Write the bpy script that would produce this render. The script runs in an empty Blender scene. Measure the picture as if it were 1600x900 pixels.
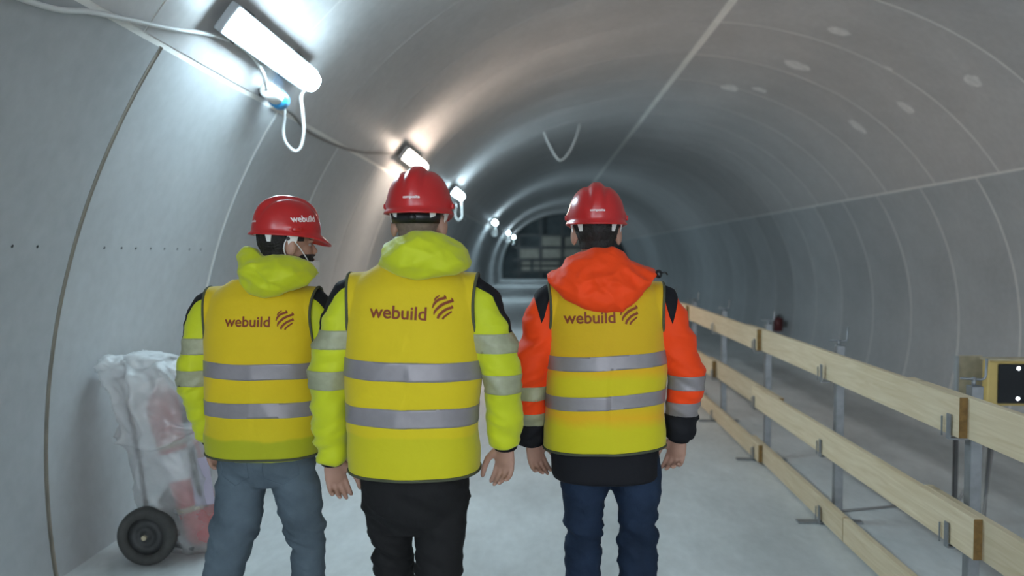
import bpy, bmesh, math, random
from mathutils import Vector, Matrix, noise
from mathutils.bvhtree import BVHTree
random.seed(7)
SC = bpy.context.scene
COL = SC.collection
V = Vector
PI = math.pi

# ------------------------------------------------------------------ camera, world, exposure
cam = bpy.data.cameras.new('camera')
cam.sensor_width = 36.0
cam.lens = 28.575
cam.clip_end = 300
cam.dof.use_dof = True
cam.dof.focus_distance = 2.9
cam.dof.aperture_fstop = 1.9
cam_o = bpy.data.objects.new('camera', cam)
cam_o.location = (0, 0, 1.65)
cam_o.rotation_euler = (math.radians(90 - 2.30), 0, math.radians(1.804))
COL.objects.link(cam_o)
SC.camera = cam_o
w = bpy.data.worlds.new('world'); SC.world = w; w.use_nodes = True
w.node_tree.nodes['Background'].inputs[0].default_value = (.62, .68, .75, 1)
w.node_tree.nodes['Background'].inputs[1].default_value = 4.5
SC.view_settings.view_transform = 'Standard'
SC.view_settings.look = 'None'
SC.view_settings.gamma = 1.0
SC.view_settings.use_curve_mapping = False
SC.view_settings.exposure = 0.85
SC.cycles.max_bounces = 10
SC.cycles.diffuse_bounces = 6
SC.cycles.transparent_max_bounces = 16
LAMP_COOL = ((.64, .87, 1.0), 47.0)
LAMP_WARM = ((1.0, .82, .68), 46.0)

# ------------------------------------------------------------------ materials
def nodes(name):
    m = bpy.data.materials.new(name); m.use_nodes = True
    nt = m.node_tree
    return m, nt, nt.nodes['Principled BSDF']
def simple(name, col, rough=.6, metal=0., spec=.5, var=0., vscale=8., bump=0., bscale=60., sheen=0.):
    m, nt, b = nodes(name)
    b.inputs['Roughness'].default_value = rough
    b.inputs['Metallic'].default_value = metal
    b.inputs['Specular IOR Level'].default_value = spec
    if sheen:
        b.inputs['Sheen Weight'].default_value = sheen
    c = (*col, 1)
    b.inputs['Base Color'].default_value = c
    tc = nt.nodes.new('ShaderNodeTexCoord')
    if var:
        n = nt.nodes.new('ShaderNodeTexNoise'); n.inputs['Scale'].default_value = vscale; n.inputs['Detail'].default_value = 5
        nt.links.new(tc.outputs['Object'], n.inputs['Vector'])
        r = nt.nodes.new('ShaderNodeMapRange'); r.inputs['From Min'].default_value = .3; r.inputs['From Max'].default_value = .7
        r.inputs['To Min'].default_value = 1 - var; r.inputs['To Max'].default_value = 1 + var
        nt.links.new(n.outputs['Fac'], r.inputs['Value'])
        mx = nt.nodes.new('ShaderNodeVectorMath'); mx.operation = 'SCALE'
        mx.inputs[0].default_value = col
        nt.links.new(r.outputs['Result'], mx.inputs['Scale'])
        nt.links.new(mx.outputs['Vector'], b.inputs['Base Color'])
    if bump:
        n2 = nt.nodes.new('ShaderNodeTexNoise'); n2.inputs['Scale'].default_value = bscale; n2.inputs['Detail'].default_value = 4
        nt.links.new(tc.outputs['Object'], n2.inputs['Vector'])
        bp = nt.nodes.new('ShaderNodeBump'); bp.inputs['Strength'].default_value = bump; bp.inputs['Distance'].default_value = .01
        nt.links.new(n2.outputs['Fac'], bp.inputs['Height'])
        nt.links.new(bp.outputs['Normal'], b.inputs['Normal'])
    return m
def concrete(name, col, rough=.5, rnd=.08, stain=.12, stretch=(1, 1, 1), spec=.5):
    m, nt, b = nodes(name)
    N = nt.nodes.new; L = nt.links.new
    tc = N('ShaderNodeTexCoord'); mp = N('ShaderNodeMapping'); mp.inputs['Scale'].default_value = stretch
    L(tc.outputs['Object'], mp.inputs['Vector'])
    n1 = N('ShaderNodeTexNoise'); n1.inputs['Scale'].default_value = 1.1; n1.inputs['Detail'].default_value = 7; n1.inputs['Roughness'].default_value = .62
    n2 = N('ShaderNodeTexNoise'); n2.inputs['Scale'].default_value = 14; n2.inputs['Detail'].default_value = 6
    L(mp.outputs['Vector'], n1.inputs['Vector']); L(mp.outputs['Vector'], n2.inputs['Vector'])
    r1 = N('ShaderNodeMapRange'); r1.inputs['From Min'].default_value = .3; r1.inputs['From Max'].default_value = .7
    r1.inputs['To Min'].default_value = 1 - stain; r1.inputs['To Max'].default_value = 1 + stain * .6
    L(n1.outputs['Fac'], r1.inputs['Value'])
    r2 = N('ShaderNodeMapRange'); r2.inputs['From Min'].default_value = .3; r2.inputs['From Max'].default_value = .7
    r2.inputs['To Min'].default_value = .95; r2.inputs['To Max'].default_value = 1.04
    L(n2.outputs['Fac'], r2.inputs['Value'])
    oi = N('ShaderNodeObjectInfo')
    r3 = N('ShaderNodeMapRange'); r3.inputs['To Min'].default_value = 1 - rnd; r3.inputs['To Max'].default_value = 1 + rnd
    L(oi.outputs['Random'], r3.inputs['Value'])
    m1 = N('ShaderNodeMath'); m1.operation = 'MULTIPLY'; L(r1.outputs[0], m1.inputs[0]); L(r2.outputs[0], m1.inputs[1])
    m2 = N('ShaderNodeMath'); m2.operation = 'MULTIPLY'; L(m1.outputs[0], m2.inputs[0]); L(r3.outputs[0], m2.inputs[1])
    sc = N('ShaderNodeVectorMath'); sc.operation = 'SCALE'; sc.inputs[0].default_value = col
    L(m2.outputs[0], sc.inputs['Scale']); L(sc.outputs['Vector'], b.inputs['Base Color'])
    b.inputs['Specular IOR Level'].default_value = spec
    rr = N('ShaderNodeMapRange'); rr.inputs['To Min'].default_value = rough - .08; rr.inputs['To Max'].default_value = rough + .12
    L(n1.outputs['Fac'], rr.inputs['Value']); L(rr.outputs[0], b.inputs['Roughness'])
    bp = N('ShaderNodeBump'); bp.inputs['Strength'].default_value = .12; bp.inputs['Distance'].default_value = .01
    L(n2.outputs['Fac'], bp.inputs['Height']); L(bp.outputs['Normal'], b.inputs['Normal'])
    return m
def wood(name, col, dark):
    m, nt, b = nodes(name)
    N = nt.nodes.new; L = nt.links.new
    tc = N('ShaderNodeTexCoord'); mp = N('ShaderNodeMapping'); mp.inputs['Scale'].default_value = (9, .5, 9)
    L(tc.outputs['Object'], mp.inputs['Vector'])
    n1 = N('ShaderNodeTexNoise'); n1.inputs['Scale'].default_value = 4; n1.inputs['Detail'].default_value = 6; n1.inputs['Distortion'].default_value = 1.2
    L(mp.outputs['Vector'], n1.inputs['Vector'])
    vo = N('ShaderNodeTexVoronoi'); vo.inputs['Scale'].default_value = 1
    mp2 = N('ShaderNodeMapping'); mp2.inputs['Scale'].default_value = (5, 2.2, 6); L(tc.outputs['Object'], mp2.inputs['Vector']); L(mp2.outputs['Vector'], vo.inputs['Vector'])
    k = N('ShaderNodeMapRange'); k.inputs['From Min'].default_value = .03; k.inputs['From Max'].default_value = .12; k.inputs['To Min'].default_value = .45; k.inputs['To Max'].default_value = 1
    L(vo.outputs['Distance'], k.inputs['Value'])
    cr = N('ShaderNodeValToRGB'); cr.color_ramp.elements[0].position = .3; cr.color_ramp.elements[1].position = .7
    cr.color_ramp.elements[0].color = (*dark, 1); cr.color_ramp.elements[1].color = (*col, 1)
    L(n1.outputs['Fac'], cr.inputs['Fac'])
    oi = N('ShaderNodeObjectInfo'); r3 = N('ShaderNodeMapRange'); r3.inputs['To Min'].default_value = .88; r3.inputs['To Max'].default_value = 1.06
    L(oi.outputs['Random'], r3.inputs['Value'])
    mm = N('ShaderNodeMath'); mm.operation = 'MULTIPLY'; L(k.outputs[0], mm.inputs[0]); L(r3.outputs[0], mm.inputs[1])
    sc = N('ShaderNodeVectorMath'); sc.operation = 'SCALE'; L(cr.outputs['Color'], sc.inputs[0]); L(mm.outputs[0], sc.inputs['Scale'])
    L(sc.outputs['Vector'], b.inputs['Base Color']); b.inputs['Roughness'].default_value = .7
    return m
def vest_mat(name, base, alt, zones):
    """vest fabric: the jacket under the thin vest shows lime through it in some height zones"""
    m, nt, b = nodes(name)
    N = nt.nodes.new; L = nt.links.new
    tc = N('ShaderNodeTexCoord'); sp = N('ShaderNodeSeparateXYZ'); L(tc.outputs['Object'], sp.inputs[0])
    n = N('ShaderNodeTexNoise'); n.inputs['Scale'].default_value = 5; n.inputs['Detail'].default_value = 3; L(tc.outputs['Object'], n.inputs['Vector'])
    ns = N('ShaderNodeMath'); ns.operation = 'MULTIPLY_ADD'; ns.inputs[1].default_value = .05; ns.inputs[2].default_value = -.025
    L(n.outputs['Fac'], ns.inputs[0])
    ad = N('ShaderNodeMath'); ad.operation = 'ADD'; L(sp.outputs['Z'], ad.inputs[0]); L(ns.outputs[0], ad.inputs[1])
    mr = N('ShaderNodeMapRange'); mr.inputs['From Min'].default_value = .8; mr.inputs['From Max'].default_value = 1.8
    L(ad.outputs[0], mr.inputs['Value'])
    cr = N('ShaderNodeValToRGB')
    els = cr.color_ramp.elements
    while len(els) > 1: els.remove(els[-1])
    els[0].position = 0; els[0].color = (*zones[0][1], 1)
    for z, c in zones[1:]:
        e = els.new((z - .8)); e.color = (*c, 1)
    L(mr.outputs[0], cr.inputs['Fac']); L(cr.outputs['Color'], b.inputs['Base Color'])
    b.inputs['Roughness'].default_value = .75; b.inputs['Specular IOR Level'].default_value = .25
    b.inputs['Sheen Weight'].default_value = .15
    n2 = N('ShaderNodeTexNoise'); n2.inputs['Scale'].default_value = 22; n2.inputs['Detail'].default_value = 3; L(tc.outputs['Object'], n2.inputs['Vector'])
    bp = N('ShaderNodeBump'); bp.inputs['Strength'].default_value = .25; bp.inputs['Distance'].default_value = .01
    L(n2.outputs['Fac'], bp.inputs['Height']); L(bp.outputs['Normal'], b.inputs['Normal'])
    return m
def emis(name, col, s):
    m, nt, b = nodes(name)
    b.inputs['Base Color'].default_value = (.9, .9, .9, 1)
    b.inputs['Emission Color'].default_value = (*col, 1); b.inputs['Emission Strength'].default_value = s
    return m
GOLD = (.66, .44, .012); YEL = (.62, .53, .012); LIME = (.50, .60, .012)
M = dict(
    panel=concrete('concrete_panel', (.47, .48, .485), .52, .09, .12),
    vault=concrete('concrete_vault', (.54, .52, .51), .5, .05, .12),
    mortar=concrete('joint_mortar', (.86, .84, .80), .8, 0, .10),
    brown=simple('joint_sealant', (.22, .19, .15), .8, var=.2),
    floor=concrete('floor_concrete', (.55, .565, .56), .6, 0, .24, (1.6, .7, 1), .3),
    patch=simple('plaster_patch', (.78, .76, .74), .8, var=.12, vscale=12),
    wood=wood('spruce_board', (.72, .60, .42), (.60, .47, .29)),
    endgrain=simple('board_end_grain', (.22, .125, .04), .85, var=.25, vscale=40),
    ply=simple('plywood', (.46, .40, .27), .7, var=.2, vscale=14),
    steel=simple('galvanised_steel', (.24, .25, .26), .5, .6, var=.15, vscale=20),
    dsteel=simple('dark_steel', (.12, .12, .12), .5, .6),
    grey=simple('grey_plastic', (.33, .35, .36), .5),
    white=simple('white_plastic', (.8, .8, .78), .4),
    cable=simple('pale_cable', (.66, .66, .64), .5),
    dcable=simple('grey_cable', (.22, .21, .20), .6),
    blue=simple('blue_plastic', (.04, .30, .62), .35),
    black=simple('black_plastic', (.012, .012, .013), .35),
    rubber=simple('tyre_rubber', (.045, .045, .042), .8, var=.3, vscale=14),
    hub=simple('wheel_disc', (.035, .036, .036), .65, var=.25, vscale=25),
    dred=simple('dark_red_paint', (.10, .012, .014), .5),
    red=simple('red_paint', (.46, .035, .04), .35),
    helmet=simple('helmet_red', (.50, .018, .018), .28, spec=.6),
    tape=simple('reflective_tape', (.275, .25, .26), .42, .2, var=.06, vscale=30),
    tape_s=simple('sleeve_tape', (.34, .345, .22), .5, .05, var=.08, vscale=50),
    piping=simple('olive_piping', (.07, .075, .04), .8),
    ink=simple('red_brown_ink', (.22, .04, .008), .7),
    whiteink=simple('white_ink', (.85, .8, .78), .6),
    lime=simple('lime_jacket', (.55, .60, .012), .6, var=.05, vscale=6, bump=.25, bscale=22, sheen=.2, spec=.3),
    orange=simple('orange_jacket', (.90, .065, .008), .65, var=.05, vscale=6, bump=.25, bscale=22, sheen=.05, spec=.2),
    blackcloth=simple('black_cloth', (.012, .012, .015), .8, bump=.25, bscale=30, spec=.2),
    trousers=simple('black_trousers', (.012, .0115, .012), .8, bump=.3, bscale=25, spec=.25),
    denim=simple('grey_blue_denim', (.095, .125, .15), .85, var=.22, vscale=7, bump=.3, bscale=60, spec=.2),
    dkdenim=simple('dark_blue_denim', (.014, .025, .050), .85, var=.35, vscale=7, bump=.3, bscale=60, spec=.2),
    boot=simple('boot_leather', (.05, .035, .025), .6, var=.2),
    skin=simple('skin', (.42, .235, .17), .55, var=.08, vscale=20),
    hair=simple('dark_hair', (.010, .008, .007), .6, bump=.6, bscale=160),
    stubble=simple('cropped_hair', (.20, .145, .11), .8, var=.2, vscale=80),
    eye=simple('eye', (.22, .19, .17), .25),
    lip=simple('lips', (.38, .15, .13), .5),
    mask=simple('mask_cloth', (.75, .76, .76), .8),
    yellow=simple('yellow_paint', (.55, .40, .13), .5, var=.1),
    screen=simple('black_glass', (.006, .007, .009), .08),
    led=emis('led_white', (.9, .95, 1), 14),
    dark=simple('dark_formwork', (.085, .10, .105), .8, var=.2, vscale=2),
    beige=simple('formwork_sheet', (.34, .32, .27), .8, var=.15, vscale=2),
    hole=simple('hole_black', (.03, .03, .03), .9),
    lamp_cool=emis('diffuser_cool', *LAMP_COOL),
    lamp_warm=emis('diffuser_warm', *LAMP_WARM),
    label=simple('paper_label', (.42, .38, .47), .7),
)
def plastic_mat():
    m = bpy.data.materials.new('milky_film'); m.use_nodes = True; nt = m.node_tree; nt.nodes.clear()
    N = nt.nodes.new; L = nt.links.new
    out = N('ShaderNodeOutputMaterial'); tr = N('ShaderNodeBsdfTransparent'); tr.inputs[0].default_value = (.93, .94, .95, 1)
    df = N('ShaderNodeBsdfDiffuse'); df.inputs[0].default_value = (.80, .80, .79, 1)
    tl = N('ShaderNodeBsdfTranslucent'); tl.inputs[0].default_value = (.7, .7, .7, 1)
    gl = N('ShaderNodeBsdfGlossy'); gl.inputs['Roughness'].default_value = .35
    a = N('ShaderNodeMixShader'); a.inputs[0].default_value = .35; L(df.outputs[0], a.inputs[1]); L(tl.outputs[0], a.inputs[2])
    tc = N('ShaderNodeTexCoord'); sp = N('ShaderNodeSeparateXYZ'); L(tc.outputs['Object'], sp.inputs[0])
    n = N('ShaderNodeTexNoise'); n.inputs['Scale'].default_value = 5; n.inputs['Detail'].default_value = 4; L(tc.outputs['Object'], n.inputs['Vector'])
    # the film lies in several layers towards the bunched top
    mr = N('ShaderNodeMapRange'); mr.inputs['From Min'].default_value = .1; mr.inputs['From Max'].default_value = 1.0; mr.inputs['To Min'].default_value = .22; mr.inputs['To Max'].default_value = .66
    L(sp.outputs['Z'], mr.inputs['Value'])
    ad = N('ShaderNodeMath'); ad.operation = 'MULTIPLY_ADD'; ad.inputs[1].default_value = .5; L(n.outputs['Fac'], ad.inputs[0])
    sb = N('ShaderNodeMath'); sb.operation = 'SUBTRACT'; sb.inputs[1].default_value = .25; L(mr.outputs[0], sb.inputs[0]); L(sb.outputs[0], ad.inputs[2]); ad.use_clamp = True
    b = N('ShaderNodeMixShader'); L(ad.outputs[0], b.inputs[0]); L(tr.outputs[0], b.inputs[1]); L(a.outputs[0], b.inputs[2])
    c = N('ShaderNodeMixShader'); c.inputs[0].default_value = .05; L(b.outputs[0], c.inputs[1]); L(gl.outputs[0], c.inputs[2])
    L(c.outputs[0], out.inputs[0])
    return m
M['film'] = plastic_mat()

# ------------------------------------------------------------------ mesh helpers
def mesh_obj(name, verts, faces, mat, parent=None, smooth=False, mats=None, fm=None):
    me = bpy.data.meshes.new(name)
    me.from_pydata([tuple(v) for v in verts], [], [tuple(f) for f in faces])
    for m in (mats or [mat]):
        me.materials.append(M[m] if isinstance(m, str) else m)
    if fm:
        me.polygons.foreach_set('material_index', fm)
    if smooth:
        me.polygons.foreach_set('use_smooth', [True] * len(me.polygons))
    me.update()
    o = bpy.data.objects.new(name, me); COL.objects.link(o)
    if parent: o.parent = parent
    return o
def empty(name, loc=(0, 0, 0), rz=0):
    o = bpy.data.objects.new(name, None); o.location = loc; o.rotation_euler = (0, 0, rz); o.empty_display_size = .1
    COL.objects.link(o); return o
def tag(o, label, cat, group=None, kind=None):
    o['label'] = label; o['category'] = cat
    if group: o['group'] = group
    if kind: o['kind'] = kind
    return o
def join(*parts):
    vs, fs = [], []
    for p in parts:
        n = len(vs); vs += [V(v) for v in p[0]]; fs += [tuple(i + n for i in f) for f in p[1]]
    return vs, fs
def box(x0, x1, y0, y1, z0, z1):
    v = [V((x, y, z)) for z in (z0, z1) for y in (y0, y1) for x in (x0, x1)]
    return v, [(0, 2, 3, 1), (4, 5, 7, 6), (0, 1, 5, 4), (2, 6, 7, 3), (0, 4, 6, 2), (1, 3, 7, 5)]
def xf(p, mat):
    return [mat @ V(v) for v in p[0]], p[1]
def bevel(p, w=.004, seg=1):
    bm = bmesh.new(); vs = [bm.verts.new(v) for v in p[0]]
    for f in p[1]: bm.faces.new([vs[i] for i in f])
    bmesh.ops.recalc_face_normals(bm, faces=bm.faces)
    bmesh.ops.bevel(bm, geom=bm.edges[:], offset=w, segments=seg, affect='EDGES', profile=.5)
    bm.verts.index_update()
    r = [v.co.copy() for v in bm.verts], [tuple(v.index for v in f.verts) for f in bm.faces]
    bm.free(); return r
def loft(rings, caps=True, closed=False):
    n = len(rings[0]); vs = [V(p) for r in rings for p in r]; fs = []
    k = len(rings)
    for i in range(k if closed else k - 1):
        a, b = i * n, ((i + 1) % k) * n
        for j in range(n):
            fs.append((a + j, a + (j + 1) % n, b + (j + 1) % n, b + j))
    if caps and not closed:
        fs.append(tuple(range(n - 1, -1, -1))); fs.append(tuple((k - 1) * n + j for j in range(n)))
    return vs, fs
def frames(pts, side=None):
    out = []; up = V(side) if side else V((.13, .2, 1))
    for i, p in enumerate(pts):
        t = (pts[min(i + 1, len(pts) - 1)] - pts[max(i - 1, 0)]).normalized()
        u = up - t * up.dot(t)
        if u.length < 1e-4: u = V((1, 0, 0)) - t * t.x
        u.normalize(); w_ = t.cross(u); out.append((u, w_)); up = u
    return out
def tube(pts, rad, n=12, side=None, caps=True, round_caps=False, closed=False):
    pts = [V(p) for p in pts]
    if not isinstance(rad, (list, tuple)): rad = [rad] * len(pts)
    rad = [r if isinstance(r, tuple) else (r, r) for r in rad]
    if round_caps:
        t0 = (pts[0] - pts[1]).normalized(); t1 = (pts[-1] - pts[-2]).normalized()
        P, R = [], []
        m0, m1 = max(rad[0]) , max(rad[-1])
        for a in (80, 55, 30): c = math.cos(math.radians(a)); P.append(pts[0] + t0 * m0 * math.sin(math.radians(a))); R.append((rad[0][0] * c, rad[0][1] * c))
        P += pts; R += rad
        for a in (30, 55, 80): c = math.cos(math.radians(a)); P.append(pts[-1] + t1 * m1 * math.sin(math.radians(a))); R.append((rad[-1][0] * c, rad[-1][1] * c))
        pts, rad = P, R
    fr = frames(pts, side); rings = []
    for p, (u, w_), r in zip(pts, fr, rad):
        rings.append([p + u * (r[0] * math.cos(2 * PI * k / n)) + w_ * (r[1] * math.sin(2 * PI * k / n)) for k in range(n)])
    return loft(rings, caps, closed)
def spline(pts, k=6):
    pts = [V(p) for p in pts]; out = []
    for i in range(len(pts) - 1):
        p0 = pts[max(i - 1, 0)]; p1 = pts[i]; p2 = pts[i + 1]; p3 = pts[min(i + 2, len(pts) - 1)]
        for j in range(k):
            t = j / k
            out.append(.5 * ((2 * p1) + (p2 - p0) * t + (2 * p0 - 5 * p1 + 4 * p2 - p3) * t * t + (3 * p1 - p0 - 3 * p2 + p3) * t ** 3))
    out.append(pts[-1]); return out
def lerp_tab(tab, x):
    if x <= tab[0][0]: return tab[0][1:]
    for a, b in zip(tab, tab[1:]):
        if x <= b[0]:
            t = (x - a[0]) / max(b[0] - a[0], 1e-9)
            return tuple(p + (q - p) * t for p, q in zip(a[1:], b[1:]))
    return tab[-1][1:]
def ellipsoid(c, r, n=24, m=14, rot=None):
    c = V(c); rings = []
    for i in range(1, m):
        a = PI * i / m - PI / 2
        rings.append([V((r[0] * math.cos(a) * math.cos(2 * PI * k / n), r[1] * math.cos(a) * math.sin(2 * PI * k / n), r[2] * math.sin(a))) for k in range(n)])
    v, f = loft(rings, True)
    R = rot.to_3x3() if rot else Matrix.Identity(3)
    return [c + R @ p for p in v], f
def cyl(p0, p1, r, n=20, r1=None):
    return tube([p0, p1], [r, r1 if r1 else r], n)
def clip(verts, faces, f):
    """keep the part of the mesh where f(v) >= 0, cut cleanly through the faces"""
    val = [f(v) for v in verts]; nv = []; mp = {}; ec = {}
    def vid(i):
        if i not in mp: mp[i] = len(nv); nv.append(V(verts[i]))
        return mp[i]
    def eid(i, j):
        k = (min(i, j), max(i, j))
        if k not in ec:
            t = val[i] / (val[i] - val[j]); ec[k] = len(nv); nv.append(verts[i].lerp(verts[j], t))
        return ec[k]
    nf = []
    for fc in faces:
        n = len(fc)
        if all(val[i] < 0 for i in fc): continue
        if all(val[i] >= 0 for i in fc): nf.append(tuple(vid(i) for i in fc)); continue
        poly = []
        for a in range(n):
            i, j = fc[a], fc[(a + 1) % n]
            if val[i] >= 0: poly.append(vid(i))
            if (val[i] >= 0) != (val[j] >= 0): poly.append(eid(i, j))
        if len(poly) >= 3: nf.append(tuple(poly))
    return nv, nf
def normals(verts, faces):
    ns = [V((0, 0, 0)) for _ in verts]
    for f in faces:
        a, b, c = verts[f[0]], verts[f[1]], verts[f[2]]
        n = (b - a).cross(c - a)
        if len(f) > 3: n += (c - a).cross(verts[f[3]] - a)
        for i in f: ns[i] += n
    return [n.normalized() if n.length > 1e-12 else V((0, 0, 1)) for n in ns]
def inflate(p, d):
    ns = normals(*p)
    return [v + n * (d(v, n) if callable(d) else d) for v, n in zip(p[0], ns)], p[1]
def solid(p, t):
    """give an open sheet a thickness t inwards"""
    vs, fs = p; ns = normals(vs, fs); n = len(vs)
    out = list(vs) + [v - m * t for v, m in zip(vs, ns)]
    faces = list(fs) + [tuple(i + n for i in reversed(f)) for f in fs]
    cnt = {}
    for f in fs:
        for a in range(len(f)):
            i, j = f[a], f[(a + 1) % len(f)]; cnt[(i, j)] = 1
    for (i, j) in cnt:
        if (j, i) not in cnt: faces.append((j, i, i + n, j + n))
    return out, faces
def boundary_loops(p):
    vs, fs = p; ed = {}
    for f in fs:
        for a in range(len(f)):
            i, j = f[a], f[(a + 1) % len(f)]; ed[(i, j)] = 1
    nx = {i: j for (i, j) in ed if (j, i) not in ed}
    loops = []; seen = set()
    for s in list(nx):
        if s in seen: continue
        lp = []; c = s
        while c in nx and c not in seen:
            seen.add(c); lp.append(c); c = nx[c]
        loops.append([vs[i] for i in lp])
    return loops
def remesh(parts, voxel, smooth=6, fac=.5):
    v, f = join(*parts)
    me = bpy.data.meshes.new('tmp'); me.from_pydata([tuple(a) for a in v], [], f)
    bm = bmesh.new(); bm.from_mesh(me); bmesh.ops.recalc_face_normals(bm, faces=bm.faces); bm.to_mesh(me); bm.free()
    o = bpy.data.objects.new('tmp', me); COL.objects.link(o)
    r = o.modifiers.new('r', 'REMESH'); r.mode = 'VOXEL'; r.voxel_size = voxel
    if smooth:
        s = o.modifiers.new('s', 'SMOOTH'); s.factor = fac; s.iterations = smooth
    dg = bpy.context.evaluated_depsgraph_get(); ev = o.evaluated_get(dg); em = ev.to_mesh()
    vs = [vv.co.copy() for vv in em.vertices]; fs = [tuple(pp.vertices) for pp in em.polygons]
    ev.to_mesh_clear(); bpy.data.objects.remove(o); bpy.data.meshes.remove(me)
    return vs, fs
def nz(v, sx, sy, sz, off=0.):
    return noise.noise(V((v.x * sx + off, v.y * sy + off * 1.7, v.z * sz - off)))
def ridge(v, sx, sy, sz, off=0.):
    return 1 - 2 * abs(nz(v, sx, sy, sz, off))
def text_mesh(body, size, extra=0.):
    cu = bpy.data.curves.new('t', 'FONT'); cu.body = body; cu.size = size; cu.align_x = 'CENTER'; cu.align_y = 'CENTER'
    cu.offset = extra; cu.resolution_u = 4
    o = bpy.data.objects.new('t', cu); COL.objects.link(o)
    dg = bpy.context.evaluated_depsgraph_get(); ev = o.evaluated_get(dg); em = ev.to_mesh()
    bm = bmesh.new(); bm.from_mesh(em); ev.to_mesh_clear()
    bmesh.ops.triangulate(bm, faces=bm.faces)
    for _ in range(2):
        bmesh.ops.subdivide_edges(bm, edges=[e for e in bm.edges if e.calc_length() > size * .12], cuts=1)
        bmesh.ops.triangulate(bm, faces=bm.faces)
    bm.verts.index_update()
    r = [v.co.copy() for v in bm.verts], [tuple(v.index for v in f.verts) for f in bm.faces]
    bm.free(); bpy.data.objects.remove(o); bpy.data.curves.remove(cu)
    return r
def wrap(p, bvh, frame, direction, off=.002):
    """lay a flat mesh (x right, y up) on a surface: frame maps it to 3D, then it is cast along direction"""
    out = []; d = V(direction).normalized()
    for v in p[0]:
        q = frame @ V((v.x, v.y, 0)); h = bvh.ray_cast(q, d, .6)
        out.append((h[0] if h[0] else q + d * .2) - d * off)
    return out, p[1]

# ------------------------------------------------------------------ tunnel lining
CX, SX, SR, ZS, ZU, RU = 1.92, .56, 3.84, .57, -.48, 5.03
def profile():
    pts = []
    lim = math.atan2(SX, ZS - ZU)
    a0 = -math.asin((ZS + .5) / SR)               # foot of the lining, below the raised walkway
    a1 = PI / 2 - lim
    for i in range(41):
        a = a0 + (a1 - a0) * i / 40
        pts.append((CX - SX - SR * math.cos(a), ZS + SR * math.sin(a)))
    for i in range(1, 24):
        a = -lim + 2 * lim * i / 24
        pts.append((CX + RU * math.sin(a), ZU + RU * math.cos(a)))
    for i in range(41):
        a = a1 + (a0 - a1) * i / 40
        pts.append((CX + SX + SR * math.cos(a), ZS + SR * math.sin(a)))
    return [V((x, 0, z)) for x, z in pts]
PR = profile()
CUM = [0]
for a, b in zip(PR, PR[1:]): CUM.append(CUM[-1] + (b - a).length)
TOT = CUM[-1]
def pr_at(s):
    s = min(max(s, 0), TOT)
    for i in range(len(PR) - 1):
        if s <= CUM[i + 1] + 1e-9:
            t = (s - CUM[i]) / (CUM[i + 1] - CUM[i]); p = PR[i].lerp(PR[i + 1], t); d = (PR[i + 1] - PR[i]).normalized()
            return p, V((d.z, 0, -d.x))           # inward normal
    return PR[-1], V((-1, 0, 0))
def s_of(fn):
    for i in range(4001):
        s = TOT * i / 4000
        if fn(pr_at(s)[0]): return s
S_LJ = s_of(lambda p: p.z >= 2.68)
S_CR = s_of(lambda p: p.x >= 2.21)
S_RJ = s_of(lambda p: p.x > 3 and p.z <= 2.67)
def strip(s0, s1, y0, y1, n, off):
    vs, fs = [], []
    for i in range(n + 1):
        p, nn = pr_at(s0 + (s1 - s0) * i / n); q = p + nn * off
        vs += [V((q.x, y0, q.z)), V((q.x, y1, q.z))]
    for i in range(n): fs.append((2 * i, 2 * i + 1, 2 * i + 3, 2 * i + 2))
    return vs, fs
def slab(s0, s1, y0, y1, n, inner=0., outer=-.005):
    a = strip(s0, s1, y0, y1, n, inner); b = strip(s0, s1, y0, y1, n, outer)
    vs = a[0] + b[0]; m = len(a[0]); fs = [tuple(reversed(f)) for f in a[1]] + [tuple(i + m for i in f) for f in b[1]]
    for i in range(n):
        fs.append((2 * i, 2 * i + 2, 2 * i + 2 + m, 2 * i + m)); fs.append((2 * i + 1, 2 * i + 1 + m, 2 * i + 3 + m, 2 * i + 3))
    fs.append((0, m, m + 1, 1)); e = 2 * n; fs.append((e, e + 1, e + 1 + m, e + m))
    return vs, fs
Y0, Y1 = -11., 57.
def lining(name, s0, s1, n, off=-.0045):
    a = strip(s0, s1, Y0, Y1, n, off)
    o = mesh_obj(name, a[0], [tuple(reversed(f)) for f in a[1]], 'mortar', None, True); o['kind'] = 'structure'; return o
wl = lining('wall_left', 0, S_LJ, 72)
wr = lining('wall_right', S_RJ, TOT, 72)
ce = lining('ceiling', S_LJ, S_RJ, 140)
G = .018
def panels(parent, s0, s1, ystart, step, mat, n, name='panel', gs=.016, ge=.016):
    y = ystart
    while y - step > Y0: y -= step
    first = None
    while y < Y1:
        a, b = max(y + G, Y0), min(y + step - G, Y1)
        if abs(b - a - step + 2 * G) < 1e-3 and first:
            o = first.copy(); COL.objects.link(o); o.parent = parent; o.location = (0, y - first['y'], 0)
        else:
            p = slab(s0 + gs, s1 - ge, a, b, n)
            o = mesh_obj(name, p[0], p[1], mat, parent, True)
            o.data.set_sharp_from_angle(angle=.6)
            if abs(b - a - step + 2 * G) < 1e-3: first = o; o['y'] = y
        y += step
panels(wl, 0, S_LJ, 3.99, 1.80, 'panel', 48)
panels(wr, S_RJ, TOT, 10.82, 1.555, 'panel', 48)
panels(ce, S_CR, S_RJ, 10.27, 1.62, 'vault', 60, gs=.05)
G = .008
panels(ce, S_LJ, S_CR, 8.65, 1.62, 'vault', 60, ge=.05)
p = slab(0.01, S_LJ - .01, 3.975, 4.006, 48, .0008, -.005)
mesh_obj('sealant_strip', p[0], p[1], 'brown', wl, True)
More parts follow.
